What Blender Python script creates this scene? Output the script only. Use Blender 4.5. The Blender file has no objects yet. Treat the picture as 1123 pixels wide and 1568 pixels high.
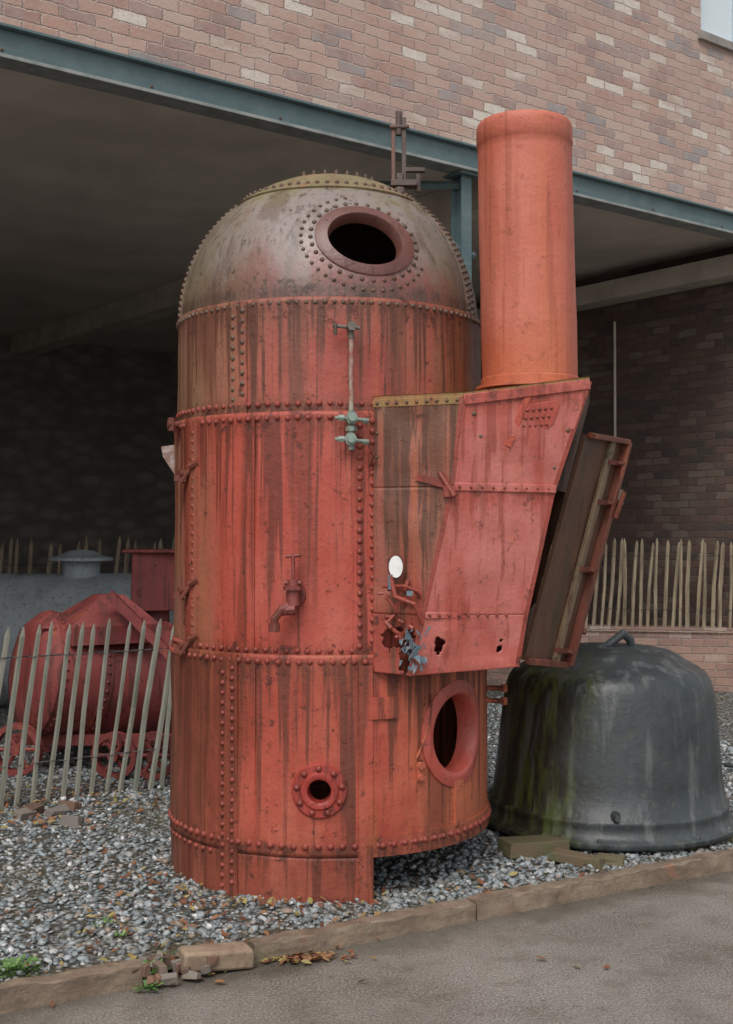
import bpy, math, random
import numpy as np
from mathutils import Vector, Matrix, noise as mnoise
random.seed(7); np.random.seed(7)
R=math.radians
scene=bpy.context.scene

# ------------------------------------------------------------------ helpers
class MB:
    def __init__(s,k=1): s.v=[]; s.f=[]; s.k=k
    def add(s,vs,fs):
        o=len(s.v); s.v+= [tuple(v) for v in vs]; s.f+=[tuple(i+o for i in f) for f in fs]
    def box(s,c,size,rot=None,taper=1.0):
        M=rot or Matrix.Identity(3); c=Vector(c); hx,hy,hz=[q/2 for q in size]; vs=[]
        for z in(-1,1):
            k=taper if z>0 else 1
            for x,y in((-1,-1),(1,-1),(1,1),(-1,1)):
                vs.append(c+M@Vector((x*hx*k,y*hy*k,z*hz)))
        s.add(vs,[(3,2,1,0),(4,5,6,7),(0,1,5,4),(1,2,6,5),(2,3,7,6),(3,0,4,7)])
    def bx(s,x0,x1,y0,y1,z0,z1):
        s.box(((x0+x1)/2,(y0+y1)/2,(z0+z1)/2),(x1-x0,y1-y0,z1-z0))
    def tube(s,p0,p1,r0,r1=None,n=12,caps=True):
        r1=r0 if r1 is None else r1
        p0=Vector(p0);p1=Vector(p1);d=(p1-p0).normalized();q=d.to_track_quat('Z','Y').to_matrix()
        vs=[]
        for p,r in((p0,r0),(p1,r1)):
            for i in range(n):
                a=2*math.pi*i/n; vs.append(p+q@Vector((r*math.cos(a),r*math.sin(a),0)))
        fs=[(i,(i+1)%n,n+(i+1)%n,n+i) for i in range(n)]
        if caps: fs+= [tuple(range(n-1,-1,-1)),tuple(range(n,2*n))]
        s.add(vs,fs)
    def path(s,pts,r,n=10):
        for a,b in zip(pts[:-1],pts[1:]): s.tube(a,b,r,n=n)
        for p in pts[1:-1]: s.ball(p,r*1.02,n)
    def ball(s,p,r,n=10,sz=1.0):
        vs=[];m=6
        for j in range(m+1):
            ph=math.pi*j/m
            for i in range(n):
                a=2*math.pi*i/n
                vs.append((p[0]+r*math.sin(ph)*math.cos(a),p[1]+r*math.sin(ph)*math.sin(a),p[2]+r*sz*math.cos(ph)))
        fs=[(j*n+i,(j+1)*n+i,(j+1)*n+(i+1)%n,j*n+(i+1)%n) for j in range(m) for i in range(n)]
        s.add(vs,fs)
    def rivet(s,p,nrm,r,h=.85):
        r=r*s.k
        p=Vector(p);q=Vector(nrm).normalized().to_track_quat('Z','Y').to_matrix()
        vs=[];n=8
        for (rr,zz) in((1.0,-.15),(.92,.35),(.55,.8)):
            for i in range(n):
                a=2*math.pi*i/n; vs.append(p+q@Vector((r*rr*math.cos(a),r*rr*math.sin(a),r*zz*h)))
        vs.append(p+q@Vector((0,0,r*h)))
        fs=[]
        for j in range(2):
            fs+=[(j*n+i,j*n+(i+1)%n,(j+1)*n+(i+1)%n,(j+1)*n+i) for i in range(n)]
        fs+=[(2*n+i,2*n+(i+1)%n,3*n) for i in range(n)]
        s.add(vs,fs)
    def lathe(s,prof,c=(0,0,0),n=64,wob=0):
        vs=[]
        for k,(r,z) in enumerate(prof):
            for i in range(n):
                a=2*math.pi*i/n
                w=1+wob*mnoise.noise(Vector((math.cos(a)*1.3,math.sin(a)*1.3,z*1.5)))
                vs.append((c[0]+r*w*math.cos(a),c[1]+r*w*math.sin(a),c[2]+z))
        fs=[(j*n+i,j*n+(i+1)%n,(j+1)*n+(i+1)%n,(j+1)*n+i) for j in range(len(prof)-1) for i in range(n)]
        s.add(vs,fs)
    def ringmap(s,prof,fn,a=1.0,b=1.0,n=48):
        vs=[]
        for (r,h) in prof:
            for i in range(n):
                t=2*math.pi*i/n
                vs.append(fn((r)*math.cos(t)*a,(r)*math.sin(t)*b,h))
        fs=[(j*n+i,j*n+(i+1)%n,(j+1)*n+(i+1)%n,(j+1)*n+i) for j in range(len(prof)-1) for i in range(n)]
        s.add(vs,fs)
    def obj(s,name,mat,parent=None,smooth=35,bevel=0,solid=0,inv=None):
        me=bpy.data.meshes.new(name); me.from_pydata(s.v,[],s.f); me.update()
        if smooth:
            me.polygons.foreach_set('use_smooth',[True]*len(me.polygons))
            me.set_sharp_from_angle(angle=R(smooth))
        me.materials.append(mat)
        o=bpy.data.objects.new(name,me); scene.collection.objects.link(o)
        if parent is not None:
            o.parent=parent
            if inv is None: o.matrix_parent_inverse=Matrix.Translation(-parent.location)
        if solid:
            m=o.modifiers.new('Solidify','SOLIDIFY'); m.thickness=solid; m.offset=-1
        if bevel:
            m=o.modifiers.new('Bevel','BEVEL'); m.width=bevel; m.segments=2; m.limit_method='ANGLE'
        return o
def empty(name,loc=(0,0,0),rz=0):
    e=bpy.data.objects.new(name,None); e.location=loc; e.rotation_euler=(0,0,rz)
    e.empty_display_size=.2; scene.collection.objects.link(e); return e

# ------------------------------------------------------------------ shader helpers
class NT:
    def __init__(s,name):
        s.m=bpy.data.materials.new(name); s.m.use_nodes=True; s.t=s.m.node_tree; s.n=s.t.nodes
        s.b=s.n['Principled BSDF']; s.tc=s.n.new('ShaderNodeTexCoord')
    def link(s,a,b): s.t.links.new(a,b)
    def setin(s,sock,val):
        if hasattr(val,'links') or hasattr(val,'is_output'): s.link(val,sock)
        elif isinstance(val,(tuple,list)) and len(val)==3 and sock.type=='RGBA': sock.default_value=(*val,1)
        else: sock.default_value=val
    def noise(s,scale=(1,1,1),sc=1,detail=5,rough=.6,vec=None,dist=0):
        mp=s.n.new('ShaderNodeMapping'); mp.inputs['Scale'].default_value=scale
        s.link(vec or s.tc.outputs['Object'],mp.inputs[0])
        t=s.n.new('ShaderNodeTexNoise'); t.inputs['Scale'].default_value=sc; t.inputs['Detail'].default_value=detail
        t.inputs['Roughness'].default_value=rough; t.inputs['Distortion'].default_value=dist
        s.link(mp.outputs[0],t.inputs['Vector']); return t.outputs['Fac']
    def mr(s,x,a,b,c=0,d=1,smooth=False):
        t=s.n.new('ShaderNodeMapRange'); s.setin(t.inputs[0],x)
        for i,v in enumerate((a,b,c,d)): t.inputs[i+1].default_value=v
        if smooth: t.interpolation_type='SMOOTHSTEP'
        return t.outputs[0]
    def math(s,op,a,b=0):
        t=s.n.new('ShaderNodeMath'); t.operation=op; s.setin(t.inputs[0],a); s.setin(t.inputs[1],b); return t.outputs[0]
    def mix(s,f,a,b,mode='MIX'):
        t=s.n.new('ShaderNodeMix'); t.data_type='RGBA'; t.blend_type=mode
        s.setin(t.inputs[0],f); s.setin(t.inputs[6],a); s.setin(t.inputs[7],b); return t.outputs[2]
    def ramp(s,x,stops,const=False):
        t=s.n.new('ShaderNodeValToRGB'); s.setin(t.inputs[0],x); e=t.color_ramp.elements
        if const: t.color_ramp.interpolation='CONSTANT'
        while len(e)<len(stops): e.new(.5)
        for q,(p,c) in zip(e,stops): q.position=p; q.color=(*c,1)
        return t.outputs[0]
    def axis(s,i):
        t=s.n.new('ShaderNodeSeparateXYZ'); s.link(s.tc.outputs['Object'],t.inputs[0]); return t.outputs[i]
    def bump(s,h,dist=.01,st=1.0,prev=None):
        t=s.n.new('ShaderNodeBump'); t.inputs['Distance'].default_value=dist; t.inputs['Strength'].default_value=st
        s.link(h,t.inputs['Height'])
        if prev: s.link(prev,t.inputs['Normal'])
        return t.outputs[0]
    def out(s,col,rough=.6,normal=None,metal=0,spec=None,coat=0,coatr=.25):
        s.setin(s.b.inputs['Base Color'],col); s.setin(s.b.inputs['Roughness'],rough)
        s.b.inputs['Metallic'].default_value=metal
        if spec is not None: s.b.inputs['Specular IOR Level'].default_value=spec
        if coat: s.b.inputs['Coat Weight'].default_value=coat; s.b.inputs['Coat Roughness'].default_value=coatr
        if normal: s.link(normal,s.b.inputs['Normal'])
        return s.m

def paint(name,c1,c2,stain,rough=.5,streak=.7,speck=.35,masks=(),specdark=(.07,.02,.012),coat=.06,coatr=.3,seams=(),orange=(.42,.12,.04),pale=None,chipamt=.85):
    s=NT(name)
    patch=s.noise(sc=2.6,detail=7,rough=.65)
    wide=s.noise(scale=(8,8,.45),sc=1,detail=4,rough=.55)
    nar=s.noise(scale=(30,30,.8),sc=1,detail=4,rough=.6)
    fine=s.noise(sc=55,detail=4,rough=.7)
    chip=s.noise(sc=15,detail=6,rough=.78)
    col=s.mix(s.mr(patch,.38,.62),c1,c2)
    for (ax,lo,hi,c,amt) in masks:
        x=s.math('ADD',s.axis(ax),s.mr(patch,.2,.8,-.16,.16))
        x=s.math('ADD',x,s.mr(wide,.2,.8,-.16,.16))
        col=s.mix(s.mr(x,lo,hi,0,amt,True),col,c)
    w=wide; nn=nar; ch=chip
    if seams:
        z=s.axis(2); tot=None
        for (zt,ln) in seams:
            m=s.math('MULTIPLY',s.mr(z,zt-ln,zt,0,1),s.mr(z,zt+.02,zt,0,1))
            tot=m if tot is None else s.math('MAXIMUM',tot,m)
        w=s.math('ADD',wide,s.math('MULTIPLY',tot,.07)); nn=s.math('ADD',nar,s.math('MULTIPLY',tot,.11))
        near=None
        for (zt,ln) in seams:
            m=s.mr(s.math('ABSOLUTE',s.math('SUBTRACT',z,zt-.02)),.08,.0,0,1); near=m if near is None else s.math('MAXIMUM',near,m)
        ch=s.math('ADD',chip,s.math('MULTIPLY',near,.055))
        col=s.mix(s.math('MULTIPLY',near,s.mr(fine,.35,.65,.15,.75)),col,stain)
    if pale: col=s.mix(s.mr(s.noise(scale=(6,6,.8),sc=1.3,detail=6),.50,.70,0,.5),col,pale)
    col=s.mix(s.mr(w,.52,.62,0,streak*.8,True),col,stain)
    col=s.mix(s.mr(w,.40,.33,0,streak*.5,True),col,orange)
    col=s.mix(s.mr(nn,.55,.66,0,min(1,streak*.95),True),col,s.mix(.45,stain,specdark))
    col=s.mix(s.mr(fine,.55,.68,0,speck),col,specdark)
    col=s.mix(s.mr(ch,.60,.645,0,chipamt),col,specdark)
    h=s.math('ADD',patch,s.math('MULTIPLY',fine,.16))
    h=s.math('ADD',h,s.math('MULTIPLY',s.mr(ch,.60,.62),-.10*chipamt))
    nb=s.bump(h,.020,.7)
    return s.out(col,s.mr(patch,.3,.7,rough-.1,rough+.2),nb,coat=coat,coatr=coatr)

RED=(.40,.060,.036)
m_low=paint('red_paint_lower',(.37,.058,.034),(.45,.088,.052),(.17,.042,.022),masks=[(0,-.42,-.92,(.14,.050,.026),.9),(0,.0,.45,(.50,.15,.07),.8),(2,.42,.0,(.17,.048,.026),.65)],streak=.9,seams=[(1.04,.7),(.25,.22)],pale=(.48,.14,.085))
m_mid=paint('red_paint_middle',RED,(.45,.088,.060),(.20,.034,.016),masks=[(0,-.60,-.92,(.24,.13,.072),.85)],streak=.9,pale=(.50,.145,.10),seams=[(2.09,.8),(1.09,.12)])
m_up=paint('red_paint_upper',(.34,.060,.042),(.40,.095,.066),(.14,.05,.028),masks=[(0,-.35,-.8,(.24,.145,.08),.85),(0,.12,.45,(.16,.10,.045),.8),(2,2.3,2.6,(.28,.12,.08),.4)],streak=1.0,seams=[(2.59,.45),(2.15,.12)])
m_dome=paint('weathered_dome_paint',(.22,.070,.056),(.21,.095,.08),(.10,.055,.04),masks=[(2,2.62,2.90,(.26,.225,.205),.9),(0,-.45,-.8,(.16,.125,.07),.85),(0,.15,.45,(.14,.115,.07),.8),(2,3.06,3.26,(.22,.19,.09),.9)],streak=.6,rough=.40,coat=.3,coatr=.4,specdark=(.05,.032,.024),orange=(.24,.13,.08),seams=[(2.66,.1)])
m_boxA=paint('stained_side_plate_paint',(.29,.080,.050),(.33,.12,.072),(.13,.055,.03),masks=[(2,2.0,2.25,(.23,.14,.07),.7),(2,1.5,1.15,(.34,.05,.032),.85)],streak=1.0,seams=[(2.16,.8)])
m_boxB=paint('pink_red_plate_paint',(.48,.12,.095),(.54,.175,.145),(.38,.055,.03),masks=[(2,1.2,1.0,(.42,.06,.04),.7),(2,2.0,2.2,(.43,.085,.055),.5)],streak=.6,rough=.36,coat=.3,seams=[(2.22,.4),(1.77,.2)],orange=(.48,.13,.065),chipamt=.5,speck=.2)
m_chim=paint('chimney_red_paint',(.52,.13,.080),(.56,.175,.115),(.38,.09,.048),masks=[(2,2.7,2.25,(.50,.13,.05),.7)],streak=.6,rough=.55,speck=.25,specdark=(.25,.06,.035),orange=(.54,.17,.075),chipamt=.5)
m_top=paint('mossy_rusty_flange',(.36,.17,.07),(.24,.17,.06),(.30,.07,.04),streak=.5,rough=.65)
m_riv=paint('red_rivets',(.22,.038,.026),(.31,.06,.04),(.09,.03,.02),streak=.3,speck=.5)
m_rivd=paint('rusty_rivets',(.10,.055,.04),(.15,.10,.065),(.06,.03,.02),streak=.3,speck=.3)
m_rust=paint('dark_rust',(.13,.035,.022),(.20,.05,.03),(.07,.025,.015),streak=.3,rough=.7,coat=0)
m_door=paint('smokebox_door_rust',(.10,.048,.028),(.15,.068,.038),(.06,.045,.025),streak=.8,rough=.6,orange=(.20,.09,.045))
m_bronze=paint('green_bronze',(.18,.26,.22),(.28,.34,.29),(.10,.08,.06),streak=.5,specdark=(.08,.06,.04))
m_torn=paint('torn_blue_grey_metal',(.07,.11,.15),(.17,.24,.28),(.10,.04,.03),streak=.4)

# ------------------------------------------------------------------ BOILER
cx,cy=-.18,5.95; SP=2.60; SR=.725
def P(th,z,r): th=R(th); return Vector((cx+r*math.sin(th),cy-r*math.cos(th),z))
def Nn(th): th=R(th); return Vector((math.sin(th),-math.cos(th),0))
boiler=empty('vertical_steam_boiler',(cx,cy,0))
def shell(name,r,z0,z1,mat,holes=(),skip=None,r1=None,solid=.012,dth=1.0):
    mb=MB(); n=int(360/dth); nz=max(2,int((z1-z0)/.018)); r1=r1 or r
    vs=[];
    for j in range(nz+1):
        z=z0+(z1-z0)*j/nz; rr=r+(r1-r)*j/nz
        for i in range(n):
            th=-180+dth*i; q=Vector((math.sin(R(th))*3,math.cos(R(th))*3,z*2.5))
            dent=.006*mnoise.noise(q)+.002*mnoise.noise(q*3)
            vs.append(P(th,z,rr+dent))
    fs=[]
    for j in range(nz):
        for i in range(n):
            th=-180+dth*(i+.5); z=z0+(z1-z0)*(j+.5)/nz
            if skip and skip(th,z): continue
            if any(math.hypot(R(th-hc)*r,z-hz)<hr for hc,hz,hr in holes): continue
            fs.append((j*n+i,j*n+(i+1)%n,(j+1)*n+(i+1)%n,(j+1)*n+i))
    mb.add(vs,fs); return mb.obj(name,mat,boiler,smooth=40,solid=solid)
rU,rM,rL=.737,.751,.765
FH=(50,.70); HH=(-1.5,.50)
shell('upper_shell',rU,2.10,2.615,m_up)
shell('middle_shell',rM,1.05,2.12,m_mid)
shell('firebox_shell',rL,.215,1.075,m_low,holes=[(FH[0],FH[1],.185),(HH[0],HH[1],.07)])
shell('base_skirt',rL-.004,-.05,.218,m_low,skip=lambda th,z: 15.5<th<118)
dc=Vector((cx,cy,SP))
mn=Vector((.248,-.885,.405)).normalized()
t1=Vector((0,0,1)).cross(mn).normalized(); t2=mn.cross(t1).normalized()
t1,t2=(t1*math.cos(R(-7))+t2*math.sin(R(-7))),(t2*math.cos(R(-7))-t1*math.sin(R(-7)))
def Dm(u,v,h): return dc+(mn*SR+t1*u+t2*v).normalized()*(SR+h)
mb=MB(); n=360; nz=90; vs=[];fs=[]
for j in range(nz+1):
    ph=math.pi/2*j/nz*.997
    for i in range(n):
        th=2*math.pi*i/n
        dn=SR+.004*mnoise.noise(Vector((math.cos(ph)*math.sin(th),math.cos(ph)*math.cos(th),math.sin(ph)))*3)
        vs.append((cx+dn*math.cos(ph)*math.sin(th),cy-dn*math.cos(ph)*math.cos(th),SP+dn*math.sin(ph)))
for j in range(nz):
    for i in range(n):
        f=(j*n+i,j*n+(i+1)%n,(j+1)*n+(i+1)%n,(j+1)*n+i)
        c=sum((Vector(vs[q]) for q in f),Vector())/4-dc
        w=c.dot(mn)
        if w>0 and math.hypot(c.dot(t1)/w*SR/.20,c.dot(t2)/w*SR/.162)<1: continue
        fs.append(f)
fs.append(tuple(range(nz*n,nz*n+n)))
mb.add(vs,fs); mb.obj('dome_shell',m_dome,boiler,smooth=40,solid=.014)
mb=MB()
mb.ringmap([(.80,-.05),(.80,.004),(.82,.010),(1.07,.010),(1.10,.008),(1.10,-.006)],Dm,.214,.170,64)
mb.obj('manhole_ring',paint('manhole_ring_paint',(.13,.048,.038),(.18,.075,.06),(.09,.04,.03),streak=.3,rough=.42,coat=.2),boiler)
rv=MB(1.18); rd=MB(1.15)
def domerivet(u,v,r=.0085,b=rd):
    p=Dm(u,v,.0); b.rivet(p,p-dc,r)
for k in range(30):
    a=2*math.pi*(k+.3)/30
    domerivet(.256*math.cos(a),.212*math.sin(a),.010)
for k in range(40):
    a=2*math.pi*k/40
    if -math.pi*.95<a-math.pi*1.5<math.pi*.42: domerivet(.305*math.cos(a),.262*math.sin(a),.0085)
mb=MB()
phc=math.acos(.44/SR)
prof=[]
for q in range(7):
    ph=phc-.02+ (math.pi/2*.98-phc+.02)*q/6*.999
    prof.append(((SR+.009)*math.cos(ph),(SR+.009)*math.sin(ph)))
prof=[((SR)*math.cos(phc-.02),(SR)*math.sin(phc-.02))]+prof
mb.lathe(prof,(cx,cy,SP),n=120); mb.obj('crown_plate',paint('mossy_crown_paint',(.26,.20,.12),(.20,.17,.08),(.18,.09,.05),streak=.5,rough=.6),boiler)
for k in range(60):
    th=2*math.pi*k/60; ph=phc+.035
    d=Vector((math.cos(ph)*math.sin(th),-math.cos(ph)*math.cos(th),math.sin(ph))); rd.rivet(dc+d*(SR+.009),d,.0095,1.1)
for k in range(8):
    th=R(-30+k*13); ph=1.24
    d=Vector((math.cos(ph)*math.sin(th),-math.cos(ph)*math.cos(th),math.sin(ph))); rd.tube(dc+d*SR,dc+d*(SR)+Vector((0,0,.026)),.009,n=6)
def merid(th0,wid,b,ph1):
    lo=MB(); vs=[];fs=[];m=24
    for j in range(m+1):
        ph=.0+ph1*j/m
        for k,(dt,h) in enumerate(((-wid,0),(-wid,.008),(wid,.008),(wid,0))):
            th=R(th0)+dt/max(.3,math.cos(ph))
            vs.append(dc+Vector((math.cos(ph)*math.sin(th),-math.cos(ph)*math.cos(th),math.sin(ph)))*(SR+h))
    fs=[(j*4+k,j*4+k+1,(j+1)*4+k+1,(j+1)*4+k) for j in range(m) for k in range(3)]
    lo.add(vs,fs); lo.obj('dome_seam_strip',m_dome,boiler,smooth=30)
    cnt=22
    for j in range(cnt):
        for sgn in(-1,1):
            ph=(j+.5+(.25*sgn))/cnt*ph1; th=R(th0)+sgn*wid*.55/max(.3,math.cos(ph))
            d=Vector((math.cos(ph)*math.sin(th),-math.cos(ph)*math.cos(th),math.sin(ph))); b.rivet(dc+d*(SR+.008),d,.0095)
merid(-76,.05,rd,phc-.03); merid(66,.06,rd,phc-.03)
def row(z,r,sp,rr,b,th0=-180,th1=180):
    cnt=int(R(th1-th0)*r/sp)
    for k in range(cnt):
        th=th0+(th1-th0)*(k+.5)/cnt+random.uniform(-.15,.15); b.rivet(P(th,z+random.uniform(-.002,.002),r),Nn(th),rr*random.uniform(.9,1.12))
row(2.592,rU,.040,.0100,rd); row(2.155,rU,.046,.0110,rv); row(2.092,rM,.046,.0110,rv)
row(1.092,rM,.047,.0110,rv); row(1.045,rL,.047,.0120,rv,-180,15); row(.262,rL,.052,.0130,rv)
row(.20,rL-.004,.052,.011,rv,-180,-40)
def vseam(th,z0,z1,r,b,sp=.044,dbl=2.0,rr=.0105):
    cnt=int((z1-z0)/sp)
    for k in range(cnt):
        for q in((-1,1) if dbl else (0,)):
            z=z0+(z1-z0)*(k+.5+.25*q)/cnt; b.rivet(P(th+q*dbl,z,r+.006),Nn(th),rr*random.uniform(.9,1.1))
def patch(name,th0,th1,z0,z1,r,t,mat,b=None):
    mb=b or MB(); nn=max(2,int(abs(th1-th0)/2)); vs=[]
    for (z,h) in((z0,-.002),(z0,t),(z1,t),(z1,-.002)):
        for i in range(nn+1):
            vs.append(P(th0+(th1-th0)*i/nn,z,r+h))
    m=nn+1
    fs=[(j*m+i,j*m+i+1,(j+1)*m+i+1,(j+1)*m+i) for j in range(3) for i in range(nn)]
    fs+=[(0,m,2*m,3*m),(nn,3*m+nn,2*m+nn,m+nn)]
    mb.add(vs,fs)
    if b is None: mb.obj(name,mat,boiler,smooth=30)
patch('lap_strip_upper',-35,-27.5,2.105,2.61,rU,.007,m_up); vseam(-31.2,2.17,2.58,rU,rd)
patch('lap_strip_middle',9.5,18,1.06,2.115,rM,.007,m_mid); vseam(13.6,1.10,2.09,rM,rv,dbl=2.1,rr=.012)
patch('lap_strip_left',-58,-50,1.06,2.115,rM,.010,m_mid); vseam(-53,1.12,2.07,rM,rv,dbl=0,sp=.04)
patch('lap_strip_firebox',-37,-29.5,-.02,1.07,rL,.008,m_low); vseam(-33.5,.05,1.02,rL+.002,rv)
patch('firebox_edge_strip',11.0,15.5,-.05,1.03,rL,.010,m_low)
patch('thin_rod_strip',-24.5,-23.8,1.07,2.09,rM,.006,m_mid)
patch('thin_rod_strip_lower',-23.5,-22.9,.27,1.02,rL,.005,m_low)
patch('skirt_drip_band',15.5,118,.212,.300,rL,.008,m_low)
row(.262,rL+.008,.052,.0125,rv,17,118)
patch('data_plate',14,24,.80,.895,rL,.014,m_low)
def Cm(tc,zc,r):
    return lambda u,v,h: P(tc+math.degrees(u/r),zc+v,r+h)
mb=MB(); mb.ringmap([(.158,-.085),(.160,.0),(.166,.010),(.176,.013),(.196,.010),(.220,.006),(.223,-.004)],Cm(FH[0],FH[1],rL),1,1.08,56)
mb.obj('firehole_throat',m_boxB,boiler,smooth=50)
patch('firehole_hinge_strip',48,52.5,.29,.49,rL,.012,m_low)
mb=MB(); mb.ringmap([(.048,-.05),(.050,.018),(.060,.024),(.075,.022),(.082,.014),(.112,.013),(.117,.008),(.118,-.003)],Cm(HH[0],HH[1],rL),1,1,40)
mb.obj('handhole_flange',paint('handhole_red',(.34,.04,.028),(.38,.06,.045),(.15,.03,.02),streak=.6),boiler,smooth=40)
for k in range(9):
    a=2*math.pi*k/9+.2; f=Cm(HH[0],HH[1],rL); rv.rivet(f(.096*math.cos(a),.096*math.sin(a),.012),Nn(HH[0]),.0135,1.0)
mb=MB(); mb.ringmap([(0.001,.02),(.016,.02),(.018,0)],Cm(32.5,.585,rL),1,1,14); mb.ringmap([(0.001,.018),(.014,.018),(.016,0)],Cm(32.5,.535,rL),1,1,14)
patch('x',31.3,33.6,.52,.60,rL,.010,None,mb)
arc=[P(31+6*math.sin(q*.3),.62+.045*q,rL+.008) for q in range(7)]; mb.path(arc,.005,6)
for zz in(.80,.86):
    mb.tube(P(78,zz,rL),P(78,zz,rL+.09),.012); mb.tube(P(78,zz,rL+.07),P(78,zz,rL+.10),.02,n=6)
mb.obj('firehole_fittings',m_low,boiler)
mb=MB(); thg=8.3
mb.tube(P(thg,2.475,rU),P(thg,2.475,rU+.085),.014); mb.tube(P(thg,2.475,rU+.05),P(thg,2.475,rU+.09),.022,n=6)
mb.tube(P(2.6,2.478,rU+.06),P(11,2.47,rU+.06),.008); mb.tube(P(3.4,2.44,rU+.055),P(3.4,2.485,rU+.07),.008)
mb.tube(P(thg,2.425,rU+.06),P(thg,2.47,rU+.06),.013)
mb.obj('gauge_top_cock',paint('cock_dark_bronze',(.12,.10,.08),(.17,.17,.14),(.08,.04,.03),streak=.4),boiler)
mb=MB(); mb.tube(P(thg,2.12,rU+.058),P(thg,2.425,rU+.058),.0105)
s=NT('gauge_tube_paint'); mb.obj('gauge_tube',s.out(s.mix(s.mr(s.noise(sc=12),.48,.62),(.36,.32,.25),(.30,.10,.08)),.4),boiler)
mb=MB()
for zz,o in((2.085,0),(1.995,-.3)):
    mb.tube(P(thg+o,zz,rM),P(thg+o,zz,rM+.09),.017); mb.tube(P(thg+o,zz,rM+.035),P(thg+o,zz,rM+.07),.028,n=6)
    mb.tube(P(thg-5,zz,rM+.055),P(thg+4.5,zz-.008,rM+.055),.0075); mb.tube(P(thg+3.3,zz-.01,rM+.055),P(thg+5.2,zz-.012,rM+.055),.013,n=6)
    mb.tube(P(thg-4,zz,rM+.055),P(thg-2.2,zz,rM+.055),.014,n=6)
mb.tube(P(thg,2.12,rM+.045),P(thg,1.95,rM+.045),.014); mb.tube(P(thg,2.03,rM+.045),P(thg,2.05,rM+.045),.024,n=6)
mb.obj('gauge_bottom_cocks',m_bronze,boiler)
mb=MB(); mb.path([P(thg+5,1.985,rM+.055),P(thg+7,1.93,rM+.05),P(thg+6,1.88,rM+.02)],.006,8); mb.obj('drain_pipe',m_rust,boiler)
mb=MB(); tv=-9.3
mb.ringmap([(0.001,.02),(.042,.02),(.045,0)],Cm(tv,1.335,rM),1,1.2,20)
mb.tube(P(tv,1.335,rM),P(tv,1.335,rM+.07),.022); mb.tube(P(tv,1.29,rM+.06),P(tv,1.40,rM+.06),.03,.024); mb.tube(P(tv,1.355,rM+.06),P(tv,1.372,rM+.06),.042,n=8)
mb.tube(P(tv,1.40,rM+.06),P(tv,1.505,rM+.06),.008); mb.tube(P(tv-2.3,1.497,rM+.06),P(tv+2.3,1.503,rM+.06),.008)
mb.tube(P(tv-2.6,1.385,rM+.06),P(tv+2.6,1.385,rM+.06),.011)
mb.path([P(tv,1.30,rM+.06),P(tv-3,1.275,rM+.085),P(tv-5,1.235,rM+.09),P(tv-5.2,1.195,rM+.085)],.017,10)
mb.tube(P(tv-5.2,1.215,rM+.087),P(tv-5.25,1.18,rM+.085),.024,n=10); mb.tube(P(tv-4,1.27,rM+.07),P(tv+1,1.275,rM+.07),.025,n=8)
mb.obj('feed_valve',paint('valve_rust_red',(.20,.045,.035),(.28,.06,.05),(.09,.035,.02),streak=.6),boiler)
mb=MB()
for zz in(1.865,1.335,1.085):
    mb.tube(P(-57,zz,rM),P(-57,zz,rM+.05),.018); mb.box(P(-58,zz-.02,rM+.035),(.055,.05,.028)); mb.tube(P(-54,zz+.04,rM),P(-57,zz-.04,rM+.04),.012); mb.tube(P(-50,zz+.05,rM+.006),P(-53,zz+.03,rM+.025),.014,n=6)
mb.tube(P(-66,2.10,rM),P(-66,2.10,rM+.06),.018); mb.tube(P(-66,2.07,rM+.04),P(-66,2.13,rM+.04),.02,n=6)
mb.obj('shell_clamps',m_rust,boiler)
mb=MB()
a,b_,c_,d_=P(-80,2.02,rM-.01),P(-80,2.01,rM+.065),P(-80,1.96,rM+.055),P(-80,1.86,rM-.01)
off=Vector((0,.012,0)); mb.add([a,b_,c_,d_,a+off,b_+off,c_+off,d_+off],[(0,1,2,3),(7,6,5,4),(0,4,5,1),(1,5,6,2),(2,6,7,3),(3,7,4,0)])
s=NT('pale_lug_paint'); mb.obj('lifting_lug',s.out(s.mix(s.mr(s.noise(sc=25),.45,.6),(.42,.34,.32),(.25,.15,.12)),.5),boiler)
mb=MB(); bx,by=.165,5.98
mb.tube((bx,by,3.17),(bx,by,3.30),.035); mb.box((bx+.02,by,3.32),(.13,.07,.03)); mb.tube((bx,by,3.335),(bx,by,3.37),.028,n=6)
mb.box((bx-.032,by,3.46),(.020,.03,.26)); mb.box((bx+.020,by,3.49),(.022,.03,.32)); mb.tube((bx-.05,by-.02,3.60),(bx+.045,by-.02,3.60),.010)
mb.tube((bx-.006,by-.01,3.56),(bx-.006,by-.01,3.68),.016); mb.tube((bx+.09,by,3.28),(bx+.09,by,3.37),.014)
mb.box((bx+.075,by,3.39),(.10,.03,.02))
mb.obj('safety_valve',paint('valve_dark_brown',(.08,.055,.048),(.12,.085,.075),(.05,.03,.02),streak=.4),boiler,bevel=.003)
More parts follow.
